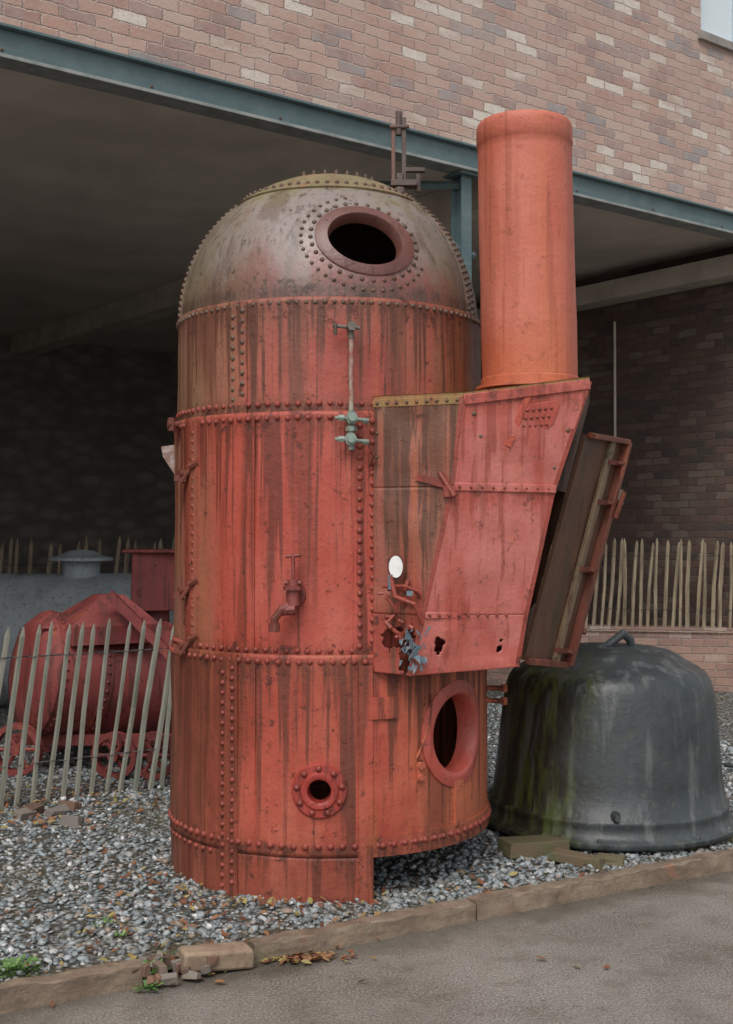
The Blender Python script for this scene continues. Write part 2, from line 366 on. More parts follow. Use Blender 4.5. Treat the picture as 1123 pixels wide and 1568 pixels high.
# ---- smokebox
L=[
 [(.03,5.222,1.00),(.185,5.14,.995),(.648,5.25,1.02),(.80,6.10,1.02),(.52,6.25,1.02)],
 [(.03,5.222,1.25),(.245,5.115,1.25),(.685,5.235,1.245),(.85,6.1,1.25),(.52,6.25,1.25)],
 [(.03,5.222,1.79),(.365,5.085,1.79),(.805,5.235,1.785),(1.00,6.1,1.8),(.52,6.25,1.8)],
 [(.03,5.235,2.165),(.405,5.075,2.165),(.962,5.235,2.25),(1.12,6.1,2.25),(.50,6.25,2.2)]]
def grid(mb,a,b,c,d,nu,nv,holes=(),bow=0):
    a,b,c,d=map(Vector,(a,b,c,d)); nn=(b-a).cross(d-a).normalized(); vs=[];fs=[]
    for j in range(nv+1):
        for i in range(nu+1):
            u,v=i/nu,j/nv; p=(a*(1-u)+b*u)*(1-v)+(d*(1-u)+c*u)*v
            e=min(u,1-u,v,1-v)*4; e=min(1,e)
            p=p+nn*(.020*e*mnoise.noise(p*5)+bow*math.sin(math.pi*u)*math.sin(math.pi*v)); vs.append(p)
    for j in range(nv):
        for i in range(nu):
            u,v=(i+.5)/nu,(j+.5)/nv; p=(a*(1-u)+b*u)*(1-v)+(d*(1-u)+c*u)*v
            if any(math.hypot((u-hu)/ru,(v-hv)/rv_)+.55*mnoise.noise(p*45)<1 for hu,hv,ru,rv_ in holes): continue
            fs.append((j*(nu+1)+i,j*(nu+1)+i+1,(j+1)*(nu+1)+i+1,(j+1)*(nu+1)+i))
    mb.add(vs,fs)
A=MB();B=MB();Cb=MB()
for k in range(3):
    lo,hi=L[k],L[k+1]
    grid(A,lo[0],lo[1],hi[1],hi[0],40,44,[(.42,.62,.22,.20),(.82,.40,.20,.36)] if k==0 else ([(.3,.22,.05,.035)] if k==1 else ()))
    grid(B,lo[1],lo[2],hi[2],hi[1],80,56,[(.20,.50,.046,.15),(.80,.36,.022,.08),(.80,.52,.016,.035)] if k==0 else (),bow=.006)
    if k!=1: grid(Cb,lo[2],lo[3],hi[3],hi[2],8,8)
    grid(Cb,lo[3],lo[4],hi[4],hi[3],8,8)
A.obj('smokebox_side_plate',m_boxA,boiler,smooth=40,solid=-.008); B.obj('smokebox_front_plate',m_boxB,boiler,smooth=40,solid=-.008)
Cb.add([L[0][i] for i in range(5)],[(0,1,2,3,4)])
Cb.obj('smokebox_rear_plates',m_door,boiler,smooth=30)
T=MB(); T.add([Vector(p)+Vector((0,0,.004)) for p in L[3]]+[Vector(p)+Vector((0,0,.022)) for p in L[3]],[(9,8,7,6,5),(0,1,2,3,4)]+[(i,(i+1)%5,5+(i+1)%5,5+i) for i in range(5)])
def strip(mb,a,b,w,t,nrm,up=(0,0,1)):
    a,b=Vector(a),Vector(b); nrm=Vector(nrm).normalized(); d=(b-a).normalized(); upv=nrm.cross(d).normalized()
    if upv.z<0: upv=-upv
    vs=[]
    for p in(a,b):
        for x,y in((-1,0),(1,0),(1,1),(-1,1)): vs.append(p+upv*(x*w/2)+nrm*(y*t-.001))
    mb.add(vs,[(0,1,2,3),(7,6,5,4),(0,4,5,1),(1,5,6,2),(2,6,7,3),(3,7,4,0)])
nA=Vector((-.4,-.92,0)); nB=Vector((.2,-.98,0))
up=Vector((0,0,-.012))
strip(T,Vector(L[3][0])+up,Vector(L[3][1])+up,.035,.012,nA)
T.obj('smokebox_top_plate',m_top,boiler,bevel=.003)
F=MB()
strip(F,Vector(L[3][1])+up,Vector(L[3][2])+up,.045,.016,nB)
strip(F,Vector(L[2][1])+Vector((-.01,-.004,.0)),Vector(L[2][2])+Vector((.01,-.004,0)),.036,.012,nB)
strip(F,Vector(L[1][1])+Vector((-.0,-.004,0)),Vector(L[1][2])+Vector((-.06,-.004,0)),.028,.012,nB)
strip(F,Vector(L[3][2])+Vector((-.012,-.006,0)),Vector(L[3][2])*.55+Vector(L[2][2])*.45+Vector((-.012,-.004,0)),.03,.012,nB)
F.obj('smokebox_front_flanges',m_boxB,boiler,bevel=.004)
F=MB()
for k in range(3):
    strip(F,Vector(L[k][1])+Vector((-.006,-.004,0)),Vector(L[k+1][1])+Vector((-.006,-.004,0)),.018,.006,(-.1,-1,0))
    strip(F,Vector(L[k][2])+Vector((-.0,-.004,0)),Vector(L[k+1][2])+Vector((-.0,-.004,0)),.018,.008,nB)
strip(F,Vector(L[2][1])+Vector((-.15,.062,.045)),Vector(L[2][1])+Vector((0,-.006,.0)),.03,.02,nA)
F.box(Vector(L[2][1])+Vector((-.02,-.012,-.02)),(.05,.03,.045)); F.tube(Vector(L[2][1])+Vector((-.06,.0,.06)),Vector(L[2][1])+Vector((.0,-.03,-.04)),.012)
for q in range(26):
    p=Vector((random.uniform(.07,.24),5.13+random.uniform(-.03,.05),random.uniform(1.10,1.38)))
    F.tube(p,p+Vector((random.uniform(-.05,.05),random.uniform(-.02,.02),random.uniform(-.05,.05))),random.uniform(.005,.011),n=6)
F.path([(.10,5.10,1.42),(.12,5.08,1.33),(.20,5.07,1.30),(.235,5.09,1.22)],.009,8); F.path([(.07,5.14,1.37),(.16,5.08,1.375),(.22,5.09,1.35)],.007,8)
F.obj('smokebox_edge_irons',paint('edge_iron_red_rust',(.26,.045,.03),(.32,.06,.04),(.10,.03,.02),streak=.6),boiler)
mb=MB()
for q in range(30):
    c=Vector((random.uniform(.14,.25),5.10+random.uniform(-.02,.02),random.uniform(1.03,1.20))); w=random.uniform(.008,.028)
    pts=[c+Vector((random.uniform(-w,w),random.uniform(-.01,.01),random.uniform(-w,w)*1.5)) for _ in range(4)]
    mb.add(pts,[(0,1,2),(0,2,3)])
mb.box((.18,5.08,1.345),(.025,.025,.02)); mb.tube((.10,5.1,1.36),(.10,5.1,1.42),.010)
mb.obj('torn_metal_scraps',m_torn,boiler,smooth=0,solid=.003)
mb=MB()
pc=Vector((.123,5.112,1.455)); s=NT('white_gauge_face')
vs=[];nv=28
for h in(0,-.016):
    for i in range(nv):
        a=2*math.pi*i/nv; vs.append(pc+Vector((.029*math.cos(a),h-.3*.029*math.cos(a),.046*math.sin(a))))
mb.add(vs,[tuple(range(nv,2*nv))]+[(i,(i+1)%nv,nv+(i+1)%nv,nv+i) for i in range(nv)])
mb.obj('white_oval_gauge',s.out(s.mix(s.mr(s.noise(sc=18),.5,.7),(.80,.80,.78),(.6,.58,.52)),.4),boiler)
mb=MB(); mb.ringmap([(.038,-.0),(.039,.012),(.046,.012),(.047,0)],lambda u,v,h: pc+Vector((u*.75,.006-h-.3*u*.75,v*1.25)),1,1,28)
mb.obj('gauge_rim',m_rust,boiler)
for k in range(9):
    t=(k+.5)/9
    p=Vector(L[2][1]).lerp(Vector(L[2][2]),t)+Vector((0,-.016,0)); rv.rivet(p,nB,.0055)
    p=Vector(L[1][1]).lerp(Vector(L[1][2]),t*.85)+Vector((0,-.016,0)); rv.rivet(p,nB,.006)
for k in range(9):
    t=(k+.5)/9; p=Vector(L[3][0]).lerp(Vector(L[3][1]),t)+nA*.012+up; rd.rivet(p,nA,.007)
for k in range(10):
    p=Vector((.045,5.213,1.08+k*.105)); rd.rivet(p,nA,.007)
mb=MB(); 
def BP(u,v):
    a=Vector(L[2][1]).lerp(Vector(L[2][2]),u); b=Vector(L[3][1]).lerp(Vector(L[3][2]),u); return a.lerp(b,v)
for v in(.62,.70,.78):
    for q in range(5): rv.rivet(BP(.54+q*.05,v)+Vector((0,-.014,0)),nB,.007)
c=[BP(.49,.60),BP(.53,.56),BP(.76,.57),BP(.80,.62),BP(.81,.80),BP(.77,.85),BP(.52,.84),BP(.49,.80)]
vs=[p+Vector((0,-.002,0)) for p in c]+[p+Vector((0,-.013,0)) for p in c]
mb.add(vs,[tuple(range(8,16))]+[(i,(i+1)%8,8+(i+1)%8,8+i) for i in range(8)])
mb.obj('riveted_patch',paint('patch_red',(.44,.075,.05),(.48,.11,.08),(.3,.04,.03),streak=.6),boiler,bevel=.003)
mb=MB(); strip(mb,BP(.44,.42)+Vector((0,-.006,0)),BP(.52,.99)+Vector((0,-.006,0)),.03,.009,nB); strip(mb,BP(.52,.99)+Vector((0,-.003,0)),BP(.55,.60)+Vector((0,-.003,0)),.025,.007,nB)
mb.obj('patch_strap',paint('strap_orange_red',(.42,.07,.04),(.48,.09,.055),(.3,.04,.03),streak=.6),boiler,bevel=.002)
for (u,v) in((.18,.55),(.1,.8),(.95,.55),(.93,.2)): rd.rivet(BP(u,v)+Vector((0,-.006,0)),nB,.010)
# hanging open door
Dr=MB(); a,b,c,d=Vector((.70,5.42,1.03)),Vector((.955,5.80,.97)),Vector((1.255,5.88,2.04)),Vector((.99,5.47,2.04))
nd=(b-a).cross(d-a).normalized(); nd=nd if nd.y<0 else -nd
vs=[a,b,c,d]; Dr.add([p for p in vs]+[p-nd*.018 for p in vs],[(0,1,2,3),(7,6,5,4),(0,4,5,1),(1,5,6,2),(2,6,7,3),(3,7,4,0)])
Dr.obj('smokebox_door',m_door,boiler)
Dr=MB()
strip(Dr,b-(b-a)*.04,c-(c-d)*.04,.035,.04,nd); strip(Dr,a.lerp(b,.03),a.lerp(b,.95),.03,.025,nd); strip(Dr,d.lerp(c,.03),d.lerp(c,.95),.025,.04,nd)
Dr.obj('door_frame_angle',paint('door_frame_rust',(.17,.048,.03),(.22,.065,.04),(.08,.035,.02),streak=.8),boiler,bevel=.003)
Dr=MB(); strip(Dr,a+(b-a)*.66,d+(c-d)*.62,.05,.022,nd)
Dr.obj('door_liner_strip',paint('door_liner_tan',(.22,.155,.09),(.17,.13,.075),(.15,.06,.04),streak=.8),boiler,bevel=.003)
Dr=MB()
for v in(.06,.42,.72,.90):
    p=a.lerp(d,v); q=b.lerp(c,v); strip(Dr,p.lerp(q,.60),p.lerp(q,.92),.022,.034,nd); Dr.tube(q.lerp(p,.2),q.lerp(p,.2)+nd*.06,.012,n=6)
Dr.tube(b.lerp(c,.73)-nd*.01,b.lerp(c,.73)+Vector((.06,0,-.01)),.014,n=6); Dr.tube(b.lerp(c,.15)-nd*.01,b.lerp(c,.15)+Vector((.05,0,-.01)),.014,n=6)
Dr.tube(b.lerp(c,.66)+nd*.05,b.lerp(c,.78)+nd*.06,.012,n=6)
Dr.obj('door_clips',m_rust,boiler)
# chimney
Ch=MB(); b0=Vector((.750,5.55,2.255)); b1=Vector((.722,5.55,3.47)); n=72
prof=[(0,.218),(.03,.217),(.12,.218),(.25,.219),(.37,.217),(.5,.217),(.62,.216),(.75,.216),(.88,.215),(.915,.216),(.918,.2195),(.975,.2185),(.985,.217),(.995,.213),(1.0,.208),(1.0,.202),(.98,.198),(.5,.196)]
vs=[];
for (t,r) in prof:
    c=b0.lerp(b1,t)
    for i in range(n):
        a_=2*math.pi*i/n; w=1+.014*mnoise.noise(Vector((math.cos(a_)*1.6,math.sin(a_)*1.6,t*4))); vs.append(c+Vector((r*w*math.cos(a_),r*w*math.sin(a_),0)))
Ch.add(vs,[(j*n+i,j*n+(i+1)%n,(j+1)*n+(i+1)%n,(j+1)*n+i) for j in range(len(prof)-1) for i in range(n)])
Ch.obj('chimney',m_chim,boiler,smooth=45)
Ch=MB(); Ch.lathe([(.217,0.0),(.2255,.0),(.2255,.035),(.219,.04)],(b0.x,b0.y,2.262),n=72); Ch.lathe([(.215,0),(.250,0),(.250,.012),(.218,.014)],(b0.x,b0.y,2.25),n=72)
Ch.obj('chimney_collar',m_chim,boiler)
rv.obj('rivets',m_riv,boiler); rd.obj('weathered_rivets',m_rivd,boiler)

# ------------------------------------------------------------------ BUILDING
U=Vector((.7966,.6045,0)); F0=Vector((-2.07,6.88,0)); ang=math.atan2(.6045,.7966)
bld=empty('brick_building',F0,ang)
def brickmat(name,stops,mortar,dirt=(.1,.08,.07),dirtamt=.3,axis='X',pale=.0):
    s=NT(name); sep=s.n.new('ShaderNodeSeparateXYZ'); s.link(s.tc.outputs['Object'],sep.inputs[0])
    cm=s.n.new('ShaderNodeCombineXYZ'); s.link(sep.outputs[0 if axis=='X' else 1],cm.inputs[0]); s.link(sep.outputs[2],cm.inputs[1])
    wob=s.noise(sc=9,detail=4,rough=.7)
    add=s.n.new('ShaderNodeVectorMath'); add.operation='ADD'; s.link(cm.outputs[0],add.inputs[0])
    w2=s.n.new('ShaderNodeCombineXYZ'); s.link(s.mr(wob,0,1,-.03,.03),w2.inputs[0]); s.link(s.mr(wob,0,1,.024,-.024),w2.inputs[1]); s.link(w2.outputs[0],add.inputs[1])
    bt=s.n.new('ShaderNodeTexBrick'); s.link(add.outputs[0],bt.inputs['Vector'])
    bt.inputs['Color1'].default_value=(0,0,0,1); bt.inputs['Color2'].default_value=(1,1,1,1); bt.inputs['Mortar'].default_value=(.5,.5,.5,1)
    bt.inputs['Scale'].default_value=1; bt.inputs['Brick Width'].default_value=.225; bt.inputs['Row Height'].default_value=.077
    bt.inputs['Mortar Size'].default_value=.007; bt.inputs['Mortar Smooth'].default_value=.8
    rnd=s.math('ADD',bt.outputs['Color'],s.mr(s.noise(scale=(.8,.8,3.0),sc=1.2,detail=4),.3,.7,-.22,.22))
    col=s.ramp(rnd,stops)
    col=s.mix(s.mr(s.noise(sc=16,detail=7,rough=.75),.38,.64,0,.65),col,s.mix(.35,mortar,col))
    col=s.mix(s.mr(s.noise(sc=60,detail=4),.5,.7,0,.4),col,dirt)
    col=s.mix(s.math('MULTIPLY',bt.outputs['Fac'],.8),col,mortar)
    col=s.mix(s.mr(s.noise(sc=.9,detail=6),.45,.7,0,dirtamt),col,dirt)
    if pale: col=s.mix(s.mr(s.noise(sc=1.6,detail=7,rough=.7),.38,.66,.08,pale),col,(.56,.47,.42))
    h=s.math('SUBTRACT',s.math('MULTIPLY',s.noise(sc=40,detail=5),.45),bt.outputs['Fac'])
    return s.out(col,.85,s.bump(h,.009,.9))
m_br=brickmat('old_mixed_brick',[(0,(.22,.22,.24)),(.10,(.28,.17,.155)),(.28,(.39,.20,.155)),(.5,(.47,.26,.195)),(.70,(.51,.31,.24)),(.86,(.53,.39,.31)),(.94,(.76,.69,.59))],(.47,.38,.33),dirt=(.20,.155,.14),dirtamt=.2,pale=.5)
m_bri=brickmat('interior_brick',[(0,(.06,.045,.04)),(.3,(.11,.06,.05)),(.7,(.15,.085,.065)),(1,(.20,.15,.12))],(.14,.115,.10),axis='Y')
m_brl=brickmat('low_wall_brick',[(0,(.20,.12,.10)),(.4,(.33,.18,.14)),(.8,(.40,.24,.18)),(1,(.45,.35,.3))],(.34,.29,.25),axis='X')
WX0,WX1=6.32,7.55
w=MB(); w.bx(-12,WX0,0,.35,4.502,9.2); w.bx(WX0,WX1,0,.35,4.502,6.03); w.bx(WX0,WX1,0,.35,7.7,9.2); w.bx(WX1,20,0,.35,4.502,9.2)
w.bx(-12,-6,0,.35,-.1,4.502); w.bx(7.9,20,0,.35,-.1,4.502)
w.obj('facade_wall',m_br,bld,smooth=0,inv=1)
s=NT('stone_grey'); m_st=s.out(s.mix(s.mr(s.noise(sc=8),.4,.6),(.34,.31,.28),(.24,.22,.20)),.8)
w=MB(); w.bx(WX0-.05,WX1+.05,-.04,.2,5.96,6.032); w.obj('window_sill',m_st,bld,smooth=0,inv=1)
w=MB()
for a_,b_ in((WX0,WX0+.07),(WX1-.07,WX1),(WX0+.58,WX0+.64)): w.bx(a_,b_,.06,.14,6.034,7.698)
for a_,b_ in((6.034,6.10),(7.63,7.698),(6.8,6.85)): w.bx(WX0+.072,WX0+.578,.065,.135,a_,b_); w.bx(WX0+.642,WX1-.072,.065,.135,a_,b_)
s=NT('window_frame_paint'); w.obj('window_frame',s.out((.42,.50,.56),.5),bld,smooth=0,inv=1)
w=MB(); w.bx(WX0+.02,WX1-.02,.095,.105,6.05,7.68); s=NT('window_glass'); w.obj('window_glass',s.out((.70,.78,.82),.08),bld,smooth=0,inv=1)  # pale base colour stands in for sky reflected in the glass
s=NT('teal_steel_paint'); nn=s.noise(sc=5,detail=8,rough=.7); c=s.mix(s.mr(nn,.35,.65),(.085,.135,.145),(.125,.18,.185)); c=s.mix(s.mr(s.noise(sc=30,detail=5),.6,.68,0,.6),c,(.16,.09,.06)); c=s.mix(s.mr(s.noise(scale=(.3,1,14),sc=2),.55,.7,0,.5),c,(.18,.23,.23)); m_teal=s.out(c,.5,s.bump(nn,.01,.4))
s=NT('pale_flange_paint'); m_fl=s.out(s.mix(s.mr(s.noise(sc=7,detail=6),.4,.6),(.22,.24,.23),(.32,.33,.31)),.6)
w=MB(); w.bx(-6,7.9,-.015,.12,4.482,4.500); w.bx(-6,7.9,.03,.05,4.319,4.481)
w.obj('steel_beam',m_teal,bld,smooth=0,inv=1,bevel=.003)
w=MB(); w.bx(-6,7.9,-.03,.14,4.296,4.318); w.obj('beam_bottom_flange',m_fl,bld,smooth=0,inv=1,bevel=.003)
w=MB()
for q in range(14):
    x=-5.7+q*.95; w.rivet((x,.03,4.36),(0,-1,0),.012)
w.obj('beam_bolts',m_rivd,bld,inv=1)
lx=3.58
w=MB(); w.bx(lx-.05,lx+.05,.05,.06,0,4.295); w.bx(lx-.05,lx+.05,.16,.17,0,4.295); w.bx(lx-.005,lx+.005,.061,.159,0,4.295); w.bx(lx-.10,lx+.10,.0,.2,4.275,4.294); w.bx(lx-.12,lx+.12,-.02,.24,0.001,.06)
w.obj('steel_column',m_teal,bld,smooth=0,inv=1)
w=MB(); 
dd=Vector((-.7966,.6045,0)); c0=Vector((lx,.11,0))
w.tube(c0+Vector((0,0,4.22)),c0+Vector((0,0,4.22))+dd*.62,.032,n=4); w.tube(c0+Vector((0,0,3.72)),c0+Vector((0,0,4.18))+dd*.5,.022,n=6); w.tube(c0+Vector((0,0,3.70))-Vector((.03,0,0)),c0+Vector((0,0,3.70))+Vector((.12,0,0)),.03,n=6)
w.obj('column_bracket',m_teal,bld,inv=1)
s=NT('soffit_plaster'); nz_=s.noise(sc=1.4,detail=6); m_cl=s.out(s.mix(s.mr(nz_,.35,.65),(.72,.64,.56),(.55,.49,.43)),.9,s.bump(nz_,.02,.4))
w=MB(); w.bx(-6,7.9,.352,10.6,4.45,4.75); w.obj('ceiling',m_cl,bld,smooth=0,inv=1)
s=NT('pale_ledge_paint'); m_pl=s.out(s.mix(s.mr(s.noise(sc=3),.4,.6),(.62,.56,.48),(.48,.43,.36)),.8)
w=MB(); w.bx(7.42,7.70,.353,10.5,4.10,4.30); w.bx(4.05,4.35,.353,10.5,4.18,4.448); w.obj('ceiling_cross_beams',m_pl,bld,smooth=0,inv=1)
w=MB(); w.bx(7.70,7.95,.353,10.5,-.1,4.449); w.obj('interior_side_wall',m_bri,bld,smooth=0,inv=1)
w=MB(); w.bx(7.62,7.698,2.10,2.26,1.90,2.06); w.tube((7.66,2.18,2.06),(7.66,2.18,3.9),.015); w.obj('wall_lamp_box',m_pl,bld,smooth=0,inv=1)  # unlit box standing in for a small white wall lamp, with a conduit
s=NT('dark_rubble_stone'); v=s.n.new('ShaderNodeTexVoronoi'); v.inputs['Scale'].default_value=3.2; mp=s.n.new('ShaderNodeMapping'); mp.inputs['Scale'].default_value=(1,1,1.9); s.link(s.tc.outputs['Object'],mp.inputs[0]); s.link(mp.outputs[0],v.inputs[0])
sc_=s.n.new('ShaderNodeSeparateColor'); s.link(v.outputs['Color'],sc_.inputs[0])
c=s.mix(s.math('MULTIPLY',sc_.outputs[0],.8),(.17,.15,.135),(.28,.24,.21)); c=s.mix(s.mr(v.outputs['Distance'],.3,.6,0,.6),c,(.12,.105,.095)); m_rub=s.out(c,.9,s.bump(v.outputs['Distance'],.03,.6))
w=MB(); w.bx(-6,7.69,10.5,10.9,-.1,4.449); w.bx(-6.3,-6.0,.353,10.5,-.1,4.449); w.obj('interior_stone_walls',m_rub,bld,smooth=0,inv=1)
w=MB(); w.bx(-12.2,20.2,-.15,11,9.202,9.4); w.bx(-12,20,10.901,11,-.1,9.2); w.bx(-12,-11.8,.351,10.9,-.1,9.2); w.bx(19.8,20,.351,10.9,-.1,9.2)
s=NT('slate_grey'); w.obj('roof_and_outer_walls',s.out(s.mix(s.noise(sc=5),(.10,.10,.11),(.16,.15,.15)),.8),bld,smooth=0,inv=1)

# ------------------------------------------------------------------ GROUND
KA=Vector((-1.22,4.05,0)); KD=Vector((.864,.504,0)); KM=Vector((-.504,.864,0))
def KP(t,m,z=0): return KA+KD*t+KM*m+Vector((0,0,z))
def kdist(s):
    x,y=s.axis(0),s.axis(1)
    return s.math('ADD',s.math('MULTIPLY',s.math('ADD',x,1.22),-.504),s.math('MULTIPLY',s.math('SUBTRACT',y,4.05),.864))
s=NT('wet_asphalt'); f1=s.noise(sc=110,detail=4,rough=.7); f2=s.noise(sc=1.3,detail=7,rough=.65)
c=s.mix(s.mr(f2,.35,.65),(.20,.178,.155),(.30,.272,.24)); c=s.mix(s.mr(f1,.5,.62,0,.75),c,(.48,.45,.41)); c=s.mix(s.mr(f1,.46,.36,0,.75),c,(.08,.07,.06)); c=s.mix(s.mr(s.noise(sc=4,detail=8,rough=.7),.50,.66,0,.6),c,(.14,.118,.09)); c=s.mix(s.mr(s.noise(sc=26,detail=4),.62,.70,0,.6),c,(.10,.085,.07))
kd=s.math('ADD',kdist(s),s.mr(s.noise(sc=3,detail=6),.2,.8,-.12,.12)); c=s.mix(s.mr(kd,-.20,-.02,0,.7,True),c,(.085,.070,.050))
m_as=s.out(c,s.mr(f2,.4,.6,.25,.55),s.bump(f1,.008,.9),spec=.5)
w=MB(); w.add([(-300,-300,0),(300,-300,0),(300,300,0),(-300,300,0)],[(0,1,2,3)]); w.obj('asphalt_ground',m_as,smooth=0)
def hgt(x,y):
    return .022+.012*mnoise.noise(Vector((x*1.6,y*1.6,0)))+.006*mnoise.noise(Vector((x*6,y*6,3)))
s=NT('gravel_bed_mix'); v=s.n.new('ShaderNodeTexVoronoi'); v.inputs['Scale'].default_value=36; s.link(s.tc.outputs['Object'],v.inputs[0])
sepc=s.n.new('ShaderNodeSeparateColor'); s.link(v.outputs['Color'],sepc.inputs[0])
GR=[(0,(.12,.135,.14)),(.25,(.20,.23,.24)),(.5,(.30,.335,.35)),(.7,(.41,.45,.46)),(.80,(.32,.24,.18)),(.88,(.24,.27,.28)),(.97,(.66,.66,.64))]
c=s.ramp(sepc.outputs[0],GR); c=s.mix(s.mr(v.outputs['Distance'],.25,.6),c,(.06,.055,.04)); c=s.mix(s.mr(s.noise(sc=1.2,detail=6),.5,.68,0,.6),c,(.13,.11,.07))
kd=s.math('ADD',kdist(s),s.mr(s.noise(sc=5,detail=6),.2,.8,-.18,.18)); c=s.mix(s.mr(kd,.38,.12,0,.85,True),c,s.mix(s.mr(s.noise(sc=7,detail=5),.45,.6),(.085,.060,.035),(.10,.12,.04)))
hh=s.math('MULTIPLY',v.outputs['Distance'],-1)
m_gb=s.out(c,.7,s.bump(hh,.015,1))
w=MB(); nt,nm=260,200; vs=[]
for j in range(nm+1):
    m_=.06+24*(j/nm)**1.8
    for i in range(nt+1):
        p=KP(-9+26*i/nt,m_); vs.append((p.x,p.y,hgt(p.x,p.y)))
w.add(vs,[(j*(nt+1)+i,j*(nt+1)+i+1,(j+1)*(nt+1)+i+1,(j+1)*(nt+1)+i) for j in range(nm) for i in range(nt)])
w.obj('gravel_bed',m_gb,smooth=60)
ico=[];t_=(1+5**.5)/2
for a_,b_ in((-1,t_),(1,t_),(-1,-t_),(1,-t_)): ico.append((a_,b_,0))
for a_,b_ in((-1,t_),(1,t_),(-1,-t_),(1,-t_)): ico.append((0,a_,b_))
for a_,b_ in((t_,-1),(t_,1),(-t_,-1),(-t_,1)): ico.append((a_,0,b_))
ico=np.array(ico)/math.sqrt(1+t_*t_)
IF=np.array([(0,11,5),(0,5,1),(0,1,7),(0,7,10),(0,10,11),(1,5,9),(5,11,4),(11,10,2),(10,7,6),(7,1,8),(3,9,4),(3,4,2),(3,2,6),(3,6,8),(3,8,9),(4,9,5),(2,4,11),(6,2,10),(8,6,7),(9,8,1)])
def stones(name,pts,rmin,rmax,mat,zs=.65):
    n=len(pts); pts=np.array(pts); r=rmin+(rmax-rmin)*np.random.uniform(0,1,n)**2.0
    sc=np.random.uniform(.6,1.35,(n,3)); sc[:,2]*=zs
    V=ico[None]*(1+np.random.uniform(-.22,.22,(n,12,1)))*sc[:,None]*r[:,None,None]
    a=np.random.uniform(0,6.28,n); ca,sa=np.cos(a)[:,None],np.sin(a)[:,None]
    X=V[:,:,0]*ca-V[:,:,1]*sa; Y=V[:,:,0]*sa+V[:,:,1]*ca; tl=np.random.uniform(-.5,.5,n)[:,None]
    Z=V[:,:,2]+X*tl
    W=np.stack([X,Y,Z],2)+pts[:,None]
    F_=(IF[None]+12*np.arange(n)[:,None,None]).reshape(-1,3)
    me=bpy.data.meshes.new(name); me.vertices.add(n*12); me.vertices.foreach_set('co',W.reshape(-1))
    me.loops.add(len(F_)*3); me.loops.foreach_set('vertex_index',F_.reshape(-1).astype(np.int32))
    me.polygons.add(len(F_)); me.polygons.foreach_set('loop_start',np.arange(0,len(F_)*3,3,dtype=np.int32)); me.polygons.foreach_set('loop_total',np.full(len(F_),3,dtype=np.int32))
    me.update(); me.validate(); me.materials.append(mat)
    o=bpy.data.objects.new(name,me); scene.collection.objects.link(o); return o
s=NT('gravel_stone'); g=s.n.new('ShaderNodeNewGeometry'); c=s.ramp(g.outputs['Random Per Island'],GR); c=s.mix(s.mr(s.noise(sc=70,detail=3),.4,.7,0,.4),c,(.14,.14,.14)); c=s.mix(s.mr(s.noise(sc=1.2,detail=6),.52,.68,0,.45),c,(.16,.13,.08))
kd=s.math('ADD',kdist(s),s.mr(s.noise(sc=5,detail=6),.2,.8,-.18,.18)); c=s.mix(s.mr(kd,.35,.08,0,.5,True),c,(.13,.10,.06)); m_gs=s.out(c,.5)
pts=[]
for _ in range(31000):
    q=random.random(); m_=.09+5.2*q**1.35; t=random.uniform(-1.6,5.6+m_*.4)-m_*.25; p=KP(t,m_); 
    if abs(p.x/p.y)>.36: continue
    if m_<.30+.12*mnoise.noise(Vector((p.x*5,p.y*5,1))) and t<1.2 and random.random()<.6: continue
    pts.append((p.x,p.y,hgt(p.x,p.y)+random.uniform(.0,.010)))
stones('gravel',pts,.008,.023,m_gs)
s=NT('weathered_kerb'); n1=s.noise(sc=9,detail=8,rough=.7); c=s.mix(s.mr(n1,.35,.65),(.17,.12,.085),(.30,.23,.165)); c=s.mix(s.mr(s.noise(scale=(3,3,20),sc=2,detail=5),.5,.7,0,.6),c,(.10,.075,.05)); c=s.mix(s.mr(s.noise(sc=3,detail=4),.55,.7,0,.6),c,(.13,.14,.06)); c=s.mix(s.mr(s.noise(sc=6,detail=6),.6,.68,0,.5),c,(.34,.14,.08)); m_k=s.out(c,.65,s.bump(n1,.02,.8))
k=MB()
def kseg(t0,t1,m0=0,m1=.075,z1=.085,dz=0,jit=.007):
    nn=max(2,int((t1-t0)/.06)); vs=[]
    for i in range(nn+1):
        t=t0+(t1-t0)*i/nn
        for (m_,z) in((m0,-.02),(m0,z1-.008),(m0+.008,z1),(m1-.008,z1),(m1,z1-.008),(m1,-.02)):
            vs.append(KP(t,m_+random.uniform(-jit,jit),z+dz+(random.uniform(-jit,jit) if z>0 else 0)))
    m=6
    fs=[(j*m+i,j*m+i+1,(j+1)*m+i+1,(j+1)*m+i) for j in range(nn) for i in range(5)]+[tuple(range(6)),tuple(range(nn*6+5,nn*6-1,-1))]
    k.add(vs,fs)
kseg(-4,-1.3); kseg(-1.29,.50,z1=.082)
x=.93
while x<9:
    ln=random.choice((1.0,1.35,1.7)); o=random.uniform(-.006,.006); kseg(x,x+ln,o,.075+o,.078+random.uniform(-.006,.006)); x+=ln+.012
k.obj('kerb',m_k,smooth=30)
def block(mb,c,s_,rz,rx=0,ry=0,j=.01):
    M=Matrix.Rotation(rz,3,'Z')@Matrix.Rotation(rx,3,'X')@Matrix.Rotation(ry,3,'Y'); o=len(mb.v); mb.box(c,s_,M,.93)
    for q in range(o,len(mb.v)): mb.v[q]=tuple(a+random.uniform(-j,j) for a in mb.v[q])
kb=MB(); p=KP(.78,.0,.05); block(kb,p,(.27,.09,.07),R(24),0,R(3),.014)
